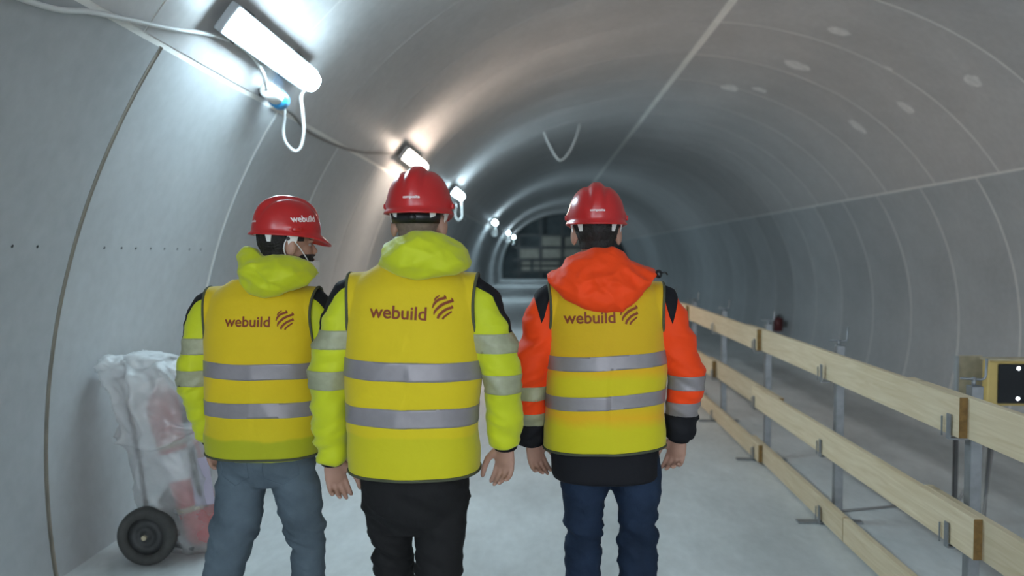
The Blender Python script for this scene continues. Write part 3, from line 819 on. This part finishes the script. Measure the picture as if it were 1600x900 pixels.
def person(root_xy, label, cfg):
    X, Y = root_xy
    root = tag(empty('person', (X, Y, 0)), label, 'person')
    sh, hem, jb = cfg['sh'], cfg['hem'], cfg['jb']
    hc = V(cfg['helm']); yaw = cfg['yaw']
    Rh = Matrix.Rotation(yaw, 4, 'Z')
    H = lambda x, y, z: hc + Rh @ V((x, y, z))
    arms = cfg['arms']          # per side: elbow, cuff, finger dir, thumb, palm
    # ---- clothes
    tb = [(jb, .188, .150, 0, 0), (hem + .10, .197, .152, 0, 0), (hem + .25, .203, .153, 0, 0), (sh - .20, .202, .15, 0, -.005), (sh - .10, .198, .138, 0, -.008), (sh - .045, .185, .120, 0, -.008), (sh - .01, .150, .100, 0, -.005), (sh + .025, .095, .085, 0, 0), (sh + .05, .068, .075, 0, .005)]
    parts = [torso(tb)]
    axes = {}
    for s in (-1, 1):
        e, c = V(arms[s]['elbow']), V(arms[s]['cuff']); s0 = V((s * .12, -.005, sh - .075)); s1 = V((s * .187, -.005, sh - .09))
        pts = spline([s0, s1, s1.lerp(e, .5) + V((s * .008, -.008, 0)), e, e.lerp(c, .5), c], 5)
        n = len(pts); rad = [lerp_tab([(0, .070), (.2, .082), (.45, .069), (.6, .064), (.8, .058), (.93, .052), (1, cfg.get('cuffr', .050))], i / (n - 1))[0] for i in range(n)]
        parts.append(tube(pts, rad, 22)); axes[s] = pts
    jk = remesh(parts, .009, 5)
    def fold_arm(v):
        a = abs(v.x)
        k = min(1, max(0, (a - .20) / .05))
        t = 0
        if k > 0:
            s = 1 if v.x > 0 else -1
            q = V((v.x, v.y, v.z + .45 * s * v.x - .25 * v.y))
            t = .012 * ridge(q, 5, 5, 15, cfg['seed'] + s) + .0045 * ridge(q, 9, 9, 27, cfg['seed'] - s) - .006
        return t * k
    jk = inflate(jk, lambda v, n: fold_arm(v))
    jo = mesh_obj('jacket', *jk, cfg['jmat'], root, True)
    if 'label_j' in cfg: jo['label'] = cfg['label_j']
    def arm_t(v, s):
        """(distance along the sleeve from the shoulder, distance from its axis)"""
        best = (9, 0); acc = 0; P = axes[s]
        for a, b in zip(P, P[1:]):
            ab = b - a; L_ = ab.length; t = max(0, min(1, (v - a).dot(ab) / (L_ * L_))); d = (v - a - ab * t).length
            if d < best[0]: best = (d, acc + t * L_)
            acc += L_
        return best[1], best[0], acc
    for s in (-1, 1):
        half = clip(*jk, lambda v: s * v.x - .165)
        half = clip(*half, lambda v: .115 - arm_t(v, s)[1])
        def cut(z0, z1, name, mat, off=.0025, sl=0.):
            q = clip(*half, lambda v: (v.z + sl * s * v.x) - z0); q = clip(*q, lambda v: z1 - (v.z + sl * s * v.x))
            if q[1]:
                q = inflate(q, off); q = solid(q, .003); mesh_obj(name, *q, mat, jo, True)
        for (z0, z1) in arms[s].get('bands', ()): cut(z0, z1, 'sleeve_band', arms[s].get('bmat', 'tape_s'), sl=cfg.get('bslope', 0))
        if 'black_from' in arms[s]: cut(-1, arms[s]['black_from'], 'cuff_section', 'blackcloth', sl=cfg.get('bslope', 0))
        if cfg['patch'] == 'band':
            q = clip(*half, lambda v: v.z - (sh - .185)); q = clip(*q, lambda v: s * v.x - .19)
            q = clip(*q, lambda v: v.y + .066 - .25 * max(0, (sh - .03 - v.z)) * .25); q = clip(*q, lambda v: .05 - v.y)
        else:
            q = clip(*half, lambda v: v.z - (sh - .15)); q = clip(*q, lambda v: .005 - v.y)
            q = clip(*q, lambda v: .030 * (v.z - (sh - .15)) / .11 - abs(s * v.x - .228) if v.z < sh - .04 else .030 - abs(s * v.x - .228))
        if q[1]:
            q = inflate(q, .002); q = solid(q, .003); mesh_obj('shoulder_patch', *q, 'blackcloth', jo, True)
        c = axes[s][-1]; d = (axes[s][-1] - axes[s][-3]).normalized()
        mesh_obj('inner_cuff', *tube([c - d * .03, c + d * .012], [cfg.get('cuffr', .05) - .006, cfg.get('cuffr', .05) - .012], 20), 'blackcloth', jo, True)
    if cfg.get('black_hem'):
        q = clip(*jk, lambda v: cfg['black_hem'] - v.z); q = clip(*q, lambda v: .225 - abs(v.x))
        q = clip(*q, lambda v: min(arm_t(v, -1)[1], arm_t(v, 1)[1]) - .07 if abs(v.x) > .19 else 1)
        q = inflate(q, .004); mesh_obj('jacket_hem', *solid(q, .003), 'blackcloth', jo, True)
    # ---- hood and collar
    U, Lw = cfg['hood']; xs0, xs1 = U[0][0], U[-1][0]
    nu, nv = 60, 26; outer, inner = [], []
    for j in range(nv + 1):
        v_ = j / nv; ro, ri = [], []
        for i in range(nu + 1):
            s = i / nu; x = xs0 + (xs1 - xs0) * s
            zt = lerp_tab(U, x)[0]; zb = lerp_tab(Lw, x)[0]
            z = zt + (zb - zt) * v_
            c = (2 * s - 1)
            edge = max(0, 1 - abs(c) ** 3.2) ** .5
            dep = cfg['hood_y'][0] + (cfg['hood_y'][1] - cfg['hood_y'][0]) * v_ ** .8
            wrapf = cfg['hood_wrap'] * abs(c) ** 2.2
            bul = cfg['bulge'] * math.sin(PI * min(1, max(0, v_ * .92 + .08))) ** .6 * edge
            q = V((x, 0, z))
            fold = (.020 * ridge(V((x * .5 + z * .5, 0, z - .45 * x)), 5, 1, 15, cfg['seed'] * 3.) + .010 * ridge(V((x, 0, z + .6 * x)), 14, 1, 20, cfg['seed'] * 5.)) * edge * math.sin(PI * v_) ** .7
            ro.append(V((x, dep + wrapf - bul - fold, z))); ri.append(V((x, dep + wrapf + .012 + .02 * edge, z)))
        outer.append(ro); inner.append(ri)
    W_ = nu + 1; vs = [p for r in outer for p in r] + [p for r in inner for p in r]; off = W_ * (nv + 1); fs = []
    for j in range(nv):
        for i in range(nu):
            a = j * W_ + i; fs.append((a, a + W_, a + W_ + 1, a + 1)); fs.append((off + a, off + a + 1, off + a + W_ + 1, off + a + W_))
    for i in range(nu):
        fs.append((i, i + 1, off + i + 1, off + i)); a = nv * W_ + i; fs.append((a, off + a, off + a + 1, a + 1))
    for j in range(nv):
        a = j * W_; fs.append((a, off + a, off + a + W_, a + W_)); a = j * W_ + nu; fs.append((a, a + W_, off + a + W_, off + a))
    # collar standing round the neck, fused with the hood
    nc = V((cfg['neck'][0], cfg['neck'][1], 0)); crs = []
    ch = cfg['collar']
    for (dz, k) in ((-.10, 1.30), (-.05, 1.18), (-.015, 1.02), (0, .98), (-.005, .88), (-.05, .86), (-.10, .9)):
        ring = []
        for i in range(36):
            a = 2 * PI * i / 36
            ring.append(nc + V((.078 * k * math.cos(a), .085 * k * math.sin(a), ch + dz - .018 * math.sin(a))))
        crs.append(ring)
    ho = remesh([(vs, fs), loft(crs, False, True)], .005, 3)
    ho = inflate(ho, lambda v, n: .003 * nz(v, 30, 30, 30, 1.) + .006 * ridge(V((v.x, v.y, v.z + .4 * v.x)), 8, 8, 20, cfg['seed']) - .003)
    mesh_obj('hood', *ho, cfg['jmat'], jo, True)
    if cfg.get('toggle'):
        for x, z in cfg['toggle']:
            mesh_obj('cord_toggle', *join(ellipsoid((x, -.10, z), (.013, .012, .016), 12, 8), tube(spline([(x, -.10, z), (x + .02, -.11, z + .006), (x + .03, -.10, z - .002)], 4), .003, 6)), 'black', jo, True)
    # ---- vest
    tb2 = [(hem - .05, .186, .150, 0, 0), (hem + .06, .200, .155, 0, -.002)] + [t for t in tb if t[0] > hem + .08]
    parts = [torso(tb2)]
    for s in (-1, 1):
        parts.append(tube([(s * .12, -.005, sh - .075), (s * .187, -.005, sh - .09), (s * .25, -.005, sh - .115)], [.070, .084, .086], 22, round_caps=True))
    vt = remesh(parts, .009, 8)
    sd = cfg['seed'] + 20
    def vfold(v, n):
        d = .014
        k = min(1, max(0, (sh - .05 - v.z) / .15))
        q = V((v.x + .5 * (v.z - hem) * (1 if v.x > 0 else -1), v.y, v.z))
        d += k * (.011 * ridge(q, 6, 4, 2.2, sd) - .004 + .006 * nz(v, 5, 3, 7, sd + 3))
        d += .010 * max(0, 1 - (v.z - hem) / .12) * (.6 + nz(v, 9, 5, 1, sd))
        return d
    vt = inflate(vt, vfold)
    def armf(v):
        t = min(1, max(0, (sh - .215 - v.z) / .07)); h = .206 - .010 * math.sin(PI * min(1, max(0, (sh - v.z) / .21))) + .09 * t * t * (3 - 2 * t)
        return h - abs(v.x)
    hf = lambda v: v.z - (hem + cfg.get('hem_tilt', 0) * v.x)
    vt = clip(*vt, hf); vt = clip(*vt, armf); vt = clip(*vt, lambda v: sh + .03 - v.z)
    vo = mesh_obj('vest', *solid(vt, .003), cfg['vmat'], root, True)
    if 'label_v' in cfg: vo['label'] = cfg['label_v']
    for lp in boundary_loops(vt):
        if len(lp) < 20: continue
        zs = [p.z for p in lp]
        if sum(zs) / len(zs) > sh + .015: continue
        lp2 = [sum((lp[(i + k) % len(lp)] for k in range(-2, 3)), V()) / 5 for i in range(0, len(lp), 2)]
        lp2 = [a for i, a in enumerate(lp2) if (a - lp2[i - 1]).length > .003]
        mesh_obj('edge_piping', *tube(lp2, .0050, 8, closed=True), 'piping', vo, True)
    for (z0, z1, tilt) in cfg['stripes']:
        wav = lambda v: .004 * nz(v, 7, 3, 2, z0 * 9)
        q = clip(*vt, lambda v: v.z + wav(v) - (z0 + tilt * v.x)); q = clip(*q, lambda v: (z1 + tilt * v.x) - v.z - wav(v))
        q = inflate(q, .0022); mesh_obj('reflective_stripe', *solid(q, .002), 'tape', vo, True)
    bvh = BVHTree.FromPolygons(vt[0], vt[1])
    tx, tz, tw, tilt = cfg['text']
    Rt = Matrix.Rotation(tilt, 4, 'Z')
    def lay(p, cx, cz, name):
        p = ([Rt @ v for v in p[0]], p[1])
        fr = Matrix(((1, 0, 0), (0, 0, 0), (0, 1, 0))).to_4x4(); fr.translation = (cx, -.5, cz)
        p = wrap(p, bvh, fr, (0, 1, 0), .0025)
        mesh_obj(name, *p, 'ink', vo)
    t = text_mesh('webuild', .055, .0010)
    wd = max(v.x for v in t[0]) - min(v.x for v in t[0]); k = tw / wd
    lay(([v * k for v in t[0]], t[1]), tx, tz, 'lettering')
    ex_, ez_, er = cfg['emblem']
    lay(emblem(er / 175), ex_, ez_, 'emblem')
    # ---- trousers
    lg = cfg['legs']; parts = []
    hipz = .93
    parts.append(torso([(cfg.get('crotch', .79), .11, .085, lg['cx'], 0), (.85, .160, .125, lg['cx'], 0), (.91, .176, .14, lg['cx'], 0), (1.02, .170, .13, lg['cx'] * .5, 0), (1.06, .16, .125, 0, 0)], 36, 2.3))
    for s in (-1, 1):
        l = lg[s]; hp_ = V((lg['cx'] + s * .088, 0, hipz - .05)); pts = spline([hp_] + [V(q[:3]) for q in l], 6)
        rr = [.094] + [q[3] for q in l]; n = len(pts)
        rad = [lerp_tab([(i, r_) for i, r_ in enumerate(rr)], i * (len(rr) - 1) / (n - 1))[0] for i in range(n)]
        parts.append(tube(pts, rad, 22))
    ts = remesh(parts, .010, 4)
    def tf(v, n):
        q = V((v.x, v.y, v.z + .5 * v.x))
        k = math.exp(-((v.z - cfg['kneez']) / .10) ** 2) + .25 + .4 * math.exp(-((v.z - .82) / .06) ** 2)
        return k * (.012 * ridge(q, 4, 4, 15, cfg['seed']) + .008 * ridge(q, 8, 8, 26, cfg['seed'] + 4) - .009)
    ts = inflate(ts, tf)
    to = mesh_obj('trousers', *ts, cfg['tmat'], root, True)
    tb_ = BVHTree.FromPolygons(ts[0], ts[1])
    if cfg.get('pockets'):
        for s in (-1, 1):
            q = [(-.055, .06), (.055, .06), (.058, -.03), (0, -.065), (-.058, -.03), (-.055, .06)]
            pts = []
            for a, b in zip(q, q[1:]):
                for i in range(6):
                    t_ = i / 6; x = lg['cx'] + s * .085 + a[0] + (b[0] - a[0]) * t_; z = .87 + a[1] + (b[1] - a[1]) * t_
                    h = tb_.ray_cast(V((x, -.5, z)), V((0, 1, 0)))
                    if h[0]: pts.append(h[0])
            if len(pts) > 6: mesh_obj('pocket_seam', *tube(pts, .0022, 6, closed=True), cfg['tmat'], to, True)
    # ---- boots
    for s in (-1, 1):
        a = V(lg[s][-1][:3]); g = V((a.x, a.y, 0))
        b = remesh([tube([g + V((0, -.07, .045)), g + V((0, .02, .055)), g + V((0, .12, .042)), g + V((0, .185, .034))], [(.045, .038), (.048, .05), (.048, .036), (.036, .028)], 18, side=(0, 0, 1), round_caps=True) if False else
                    tube([g + V((0, -.055, .045)), g + V((0, .02, .052)), g + V((0, .12, .042)), g + V((0, .175, .036))], [(.042, .040), (.050, .044), (.040, .046), (.032, .036)], 18, side=(0, 0, 1), round_caps=True),
                    tube([g + V((0, -.02, .05)), g + V((0, -.025, .2))], .055, 18), box(g.x - .045, g.x + .045, g.y - .10, g.y + .20, .003, .028)], .008, 4)
        b = clip(*b, lambda v: v.z)
        mesh_obj('boot', *b, 'boot', root, True)
    # ---- helmet
    helmet(root, hc, yaw, cfg.get('brand')).rotation_euler.x = 0
    hob = [c for c in root.children if c.name.startswith('helmet')][-1]
    hob.rotation_euler = (Matrix.Rotation(yaw, 3, 'Z') @ Matrix.Rotation(cfg.get('pitch', 0.), 3, 'X')).to_euler()
    # ---- body: one continuous surface
    parts = [torso([(.86, .09, .06, lg['cx'], 0), (.96, .125, .09, 0, 0), (hem + .25, .15, .115, 0, 0), (sh - .12, .16, .105, 0, 0), (sh - .06, .13, .085, 0, 0), (sh - .02, .07, .065, 0, 0)], 32)]
    parts.append(tube([V((0, -.01, sh - .08)), V((nc.x * .7, nc.y * .6 - .005, sh + .02)), H(0, -.025, -.06), H(0, -.01, -.01)], [(.062, .062), (.056, .060), (.056, .060), (.05, .055)], 24))
    parts.append(ellipsoid(H(0, -.008, -.005), (.077, .096, .105), 32, 20, Rh))
    parts.append(ellipsoid(H(0, .035, -.075), (.058, .062, .078), 28, 18, Rh))
    parts.append(ellipsoid(H(0, .072, -.118), (.028, .024, .024), 18, 12, Rh))     # chin
    parts.append(tube([H(0, .092, -.035), H(0, .112, -.068), H(0, .100, -.076)], [.008, .012, .010], 12, round_caps=True))   # nose
    parts.append(tube([H(-.018, .092, -.098), H(.018, .092, -.098)], [.006, .006], 10, round_caps=True))     # lips
    for s in (-1, 1):
        parts.append(ellipsoid(H(s * .080, -.012, -.052), (.011, .021, .034), 16, 12, Rh @ Matrix.Rotation(-s * .45, 4, 'Z')))
        parts.append(ellipsoid(H(s * .032, .082, -.028), (.020, .012, .007), 12, 8, Rh))   # brow
    for s in (-1, 1):
        ar = arms[s]; e, c = V(ar['elbow']), V(ar['cuff']); dd = V(ar['dir']).normalized()
        wr_ = c + (c - e).normalized() * .0
        parts.append(tube([V((s * .12, 0, sh - .09)), V((s * .18, 0, sh - .10)), e, c - (c - e).normalized() * .04, wr_], [.045, .05, .038, .027, .025], 18))
        parts += hand_parts(wr_ + dd * .0, dd, ar['thumb'], ar['palm'], ar.get('curl', 1.))
        l = lg[s]; hp_ = V((lg['cx'] + s * .088, 0, hipz - .05)); pts = [hp_] + [V(q[:3]) for q in l]
        parts.append(tube(spline(pts, 4), [.046] * 4 + [max(.026, .042 - .0012 * i) for i in range(4 * len(l) - 3)], 16))
        a = V(l[-1][:3]); parts.append(tube([V((a.x, a.y - .02, .05)), V((a.x, a.y + .10, .035))], [.03, .03], 12, round_caps=True))
    bd = remesh(parts, .0042, 3, .45)
    bo = mesh_obj('body', *bd, 'skin', root, True)
    for s in (-1, 1):
        mesh_obj('eye', *ellipsoid(H(s * .031, .076, -.042), (.012, .011, .008), 16, 10, Rh), 'eye', bo, True)
    mesh_obj('mouth', *tube([H(-.02, .0985, -.098), H(0, .1015, -.098), H(.02, .0985, -.098)], .0035, 8, round_caps=True), 'lip', bo, True)
    # hair: offset patch of the head surface
    inv = Rh.inverted()
    loc = lambda v: inv @ (v - hc)
    head = clip(*bd, lambda v: v.z - (hc.z - .135)); head = clip(*head, lambda v: .13 - (v - hc).length * .8)
    hs = cfg['hair']
    def hf_(v):
        q = loc(v); ear = math.hypot((q.y + .008) / .028, (q.z + .052) / .042) - 1
        ear = ear if abs(q.x) > .055 else 1
        back = -.012 - q.y + (.05 if q.z > -.03 else 0)
        return min(q.z - hs[1] - .25 * max(0, q.y + .03), back, ear * .03)
    hr = clip(*head, hf_)
    if hr[1]:
        hr = inflate(hr, lambda v, n: hs[2] + (.0025 * nz(v, 90, 90, 40) if hs[2] > .003 else 0)); mesh_obj('hair', *solid(hr, .002), hs[0], root, True)
    if cfg.get('headband'):
        rg = []
        for zz, off in ((-.006, .0), (-.044, .004), (-.044, .007), (-.006, .003)):
            rg.append([H((.094 - off) * math.cos(a), (.116 - off) * math.sin(a), zz) for a in [PI + .55 + (PI - 1.1) * k / 30 for k in range(31)]])
        vs = [p for r in rg for p in r]; fs = []
        for i in range(4):
            for k in range(30): fs.append((i * 31 + k, i * 31 + k + 1, ((i + 1) % 4) * 31 + k + 1, ((i + 1) % 4) * 31 + k))
        hb = mesh_obj('headband', vs, fs, 'black', root, True)
        mesh_obj('ratchet_knob', *cyl(H(0, -.108, -.026), H(0, -.124, -.026), .013, 16), 'black', hb, True)
    if cfg.get('mask'):
        rows = []
        for i in range(15):
            z = -.105 - .055 * i / 14; row = []
            for k in range(25):
                a = PI * (.13 + .74 * k / 24); rr = .010
                row.append(H((.062 + rr) * math.cos(a) * (1 - .25 * max(0, (i - 8) / 6)), .035 + (.068 + rr + .014 * math.exp(-((k - 12) / 5) ** 2)) * math.sin(a), z))
            rows.append(row)
        vs = [p for r in rows for p in r]; fs = [(j * 25 + k, j * 25 + k + 1, (j + 1) * 25 + k + 1, (j + 1) * 25 + k) for j in range(14) for k in range(24)]
        mo = mesh_obj('face_mask', *solid((vs, fs), .002), 'mask', root, True)
        for s in (-1, 1):
            mesh_obj('ear_loop', *tube(spline([H(s * .062, .062, -.105), H(s * .078, .02, -.05), H(s * .083, -.018, -.018), H(s * .086, -.038, -.045), H(s * .078, -.028, -.085), H(s * .066, .02, -.115), H(s * .055, .06, -.135)], 6), .0022, 6), 'mask', mo, True)
        bdm = clip(*head, lambda v: min(loc(v).y - .005, -.078 - loc(v).z - .6 * max(0, .04 - loc(v).y), loc(v).z + .132)); 
        bdm = inflate(bdm, .004); mesh_obj('beard', *solid(bdm, .002), 'hair', root, True)
    return root

VM1 = vest_mat('vest_fabric_a', YEL, LIME, [(.8, (.42, .44, .012)), (.985, (.40, .41, .012)), (.995, (.62, .49, .012)), (1.2, (.70, .50, .012)), (1.5, (.68, .48, .012))])
VM2 = vest_mat('vest_fabric_b', YEL, LIME, [(.8, (.60, .54, .012)), (1.09, (.58, .52, .012)), (1.10, (.68, .54, .012)), (1.35, (.68, .51, .012)), (1.6, (.66, .48, .012))])
VM3 = vest_mat('vest_fabric_c', GOLD, LIME, [(.8, (.56, .54, .012)), (1.05, (.60, .53, .012)), (1.09, (.74, .42, .012)), (1.17, (.62, .52, .012)), (1.22, (.62, .52, .012)), (1.25, (.74, .42, .012)), (1.33, (.64, .40, .012)), (1.6, (.66, .43, .012))])

# left person: head turned to the right
person((-1.024, 3.02), 'person at left in lime jacket, yellow vest and grey-blue jeans, head turned right', dict(
    seed=1.3, sh=1.53, hem=.915, jb=.90, helm=(.078, .02, 1.732), pitch=-.06, yaw=math.radians(-54), brand=True, jmat='lime', vmat=VM1, tmat='denim', patch='band',
    hood=([(-.073, 1.665), (-.045, 1.682), (-.008, 1.677), (.026, 1.648), (.098, 1.652), (.142, 1.645), (.185, 1.627), (.213, 1.595), (.219, 1.575)],
          [(-.073, 1.640), (-.067, 1.609), (-.047, 1.545), (-.01, 1.51), (.041, 1.499), (.096, 1.506), (.154, 1.526), (.198, 1.549), (.219, 1.57)]),
    hood_y=(-.095, -.150), hood_wrap=.05, bulge=.045, neck=(.06, -.005), collar=1.625,
    arms={-1: dict(elbow=(-.262, -.02, 1.19), cuff=(-.235, .06, .945), dir=(.1, .2, -1), thumb=(.6, .8, 0), palm=(.7, -.6, 0), bands=((1.285, 1.345), (1.165, 1.225))),
          1: dict(elbow=(.285, -.02, 1.19), cuff=(.29, .07, .95), dir=(0, .2, -1), thumb=(-.6, .8, 0), palm=(-.7, -.6, 0), bands=((1.285, 1.345), (1.165, 1.225)))},
    stripes=((1.205, 1.262, -.01), (1.066, 1.120, 0.)), text=(-.009, 1.412, .163, -.01), emblem=(.119, 1.418, .034),
    legs={'cx': .0, -1: [(-.108, -.02, .68, .088), (-.135, -.05, .53, .076), (-.152, -.08, .42, .072), (-.16, -.22, .11, .062)],
          1: [(.12, .03, .68, .082), (.130, .06, .55, .068), (.137, .06, .42, .064), (.14, .06, .10, .060)]},
    kneez=.60, pockets=True, hair=('hair', -.10, .009), mask=True))
# middle person
person((-.396, 2.6), 'person in the middle, nearest, in lime jacket, yellow vest and black trousers', dict(
    seed=2.7, sh=1.592, hem=.965, jb=.955, helm=(.014, .02, 1.794), yaw=math.radians(-3), jmat='lime', vmat=VM2, tmat='trousers', patch='band',
    hood=([(-.10, 1.645), (-.088, 1.685), (-.041, 1.706), (.0, 1.722), (.046, 1.726), (.105, 1.716), (.157, 1.689), (.178, 1.66), (.186, 1.63)],
          [(-.10, 1.625), (-.083, 1.607), (-.03, 1.588), (.022, 1.578), (.069, 1.576), (.128, 1.586), (.172, 1.602), (.186, 1.618)]),
    hood_y=(-.085, -.135), hood_wrap=.06, bulge=.055, neck=(.02, -.005), collar=1.70,
    arms={-1: dict(elbow=(-.272, -.02, 1.27), cuff=(-.284, .05, .975), dir=(.12, .25, -1), thumb=(.8, .5, 0), palm=(.4, -.9, 0), bands=((1.355, 1.415), (1.225, 1.285)), curl=1.1),
          1: dict(elbow=(.285, -.03, 1.28), cuff=(.292, .03, 1.035), dir=(-.05, .2, -1), thumb=(-.85, .5, 0), palm=(-.3, -.9, 0), bands=((1.345, 1.405), (1.215, 1.275)), curl=1.1)},
    stripes=((1.268, 1.326, -.02), (1.125, 1.183, -.02)), text=(-.025, 1.475, .176, -.05), emblem=(.108, 1.492, .036),
    legs={'cx': .0, -1: [(-.088, .06, .68, .066), (-.084, .12, .53, .062), (-.076, .15, .42, .062), (-.075, .14, .10, .058)],
          1: [(.078, -.01, .68, .075), (.074, -.02, .53, .068), (.072, -.06, .42, .066), (.07, -.26, .12, .058)]},
    crotch=.76, kneez=.60, hair=('stubble', -.085, .0022), headband=True, bslope=.0))
# right person
person((.244, 2.95), 'person at right in orange jacket, yellow vest and dark blue jeans', dict(
    seed=4.1, sh=1.553, hem=.965, jb=.848, helm=(-.031, .02, 1.772), yaw=math.radians(-2), jmat='orange', vmat=VM3, tmat='dkdenim', patch='diamond',
    hood=([(-.211, 1.582), (-.158, 1.612), (-.141, 1.639), (-.088, 1.661), (-.042, 1.676), (.02, 1.679), (.061, 1.664), (.085, 1.635), (.175, 1.600)],
          [(-.211, 1.572), (-.198, 1.542), (-.149, 1.5), (-.081, 1.467), (-.006, 1.447), (.049, 1.456), (.089, 1.487), (.13, 1.529), (.175, 1.588)]),
    hood_y=(-.085, -.165), hood_wrap=.06, bulge=.038, neck=(-.028, -.005), collar=1.652, toggle=((.178, 1.585),), cuffr=.052,
    arms={-1: dict(elbow=(-.278, -.02, 1.22), cuff=(-.262, .04, .965), dir=(.2, .25, -1), thumb=(.8, .5, 0), palm=(.4, -.9, 0), bands=((1.128, 1.178), (1.032, 1.078)), black_from=1.033, curl=1.2),
          1: dict(elbow=(.292, -.02, 1.22), cuff=(.278, .04, .985), dir=(-.12, .2, -1), thumb=(-.8, .5, 0), palm=(-.4, -.9, 0), bands=((1.170, 1.222), (1.072, 1.122)), bmat='tape', black_from=1.073, curl=1.5)},
    stripes=((1.256, 1.306, .055), (1.118, 1.167, .055)), text=(-.064, 1.434, .177, .03), emblem=(.070, 1.449, .036), hem_tilt=.04,
    legs={'cx': .024, -1: [(-.072, .01, .80, .086), (-.074, .02, .71, .072), (-.072, .05, .58, .066), (-.072, .05, .46, .066), (-.072, .02, .10, .058)],
          1: [(.120, .0, .80, .085), (.124, .0, .71, .072), (.121, .0, .58, .069), (.120, -.04, .46, .070), (.12, -.20, .11, .060)]},
    crotch=.84, kneez=.60, hair=('hair', -.10, .007), black_hem=.99))
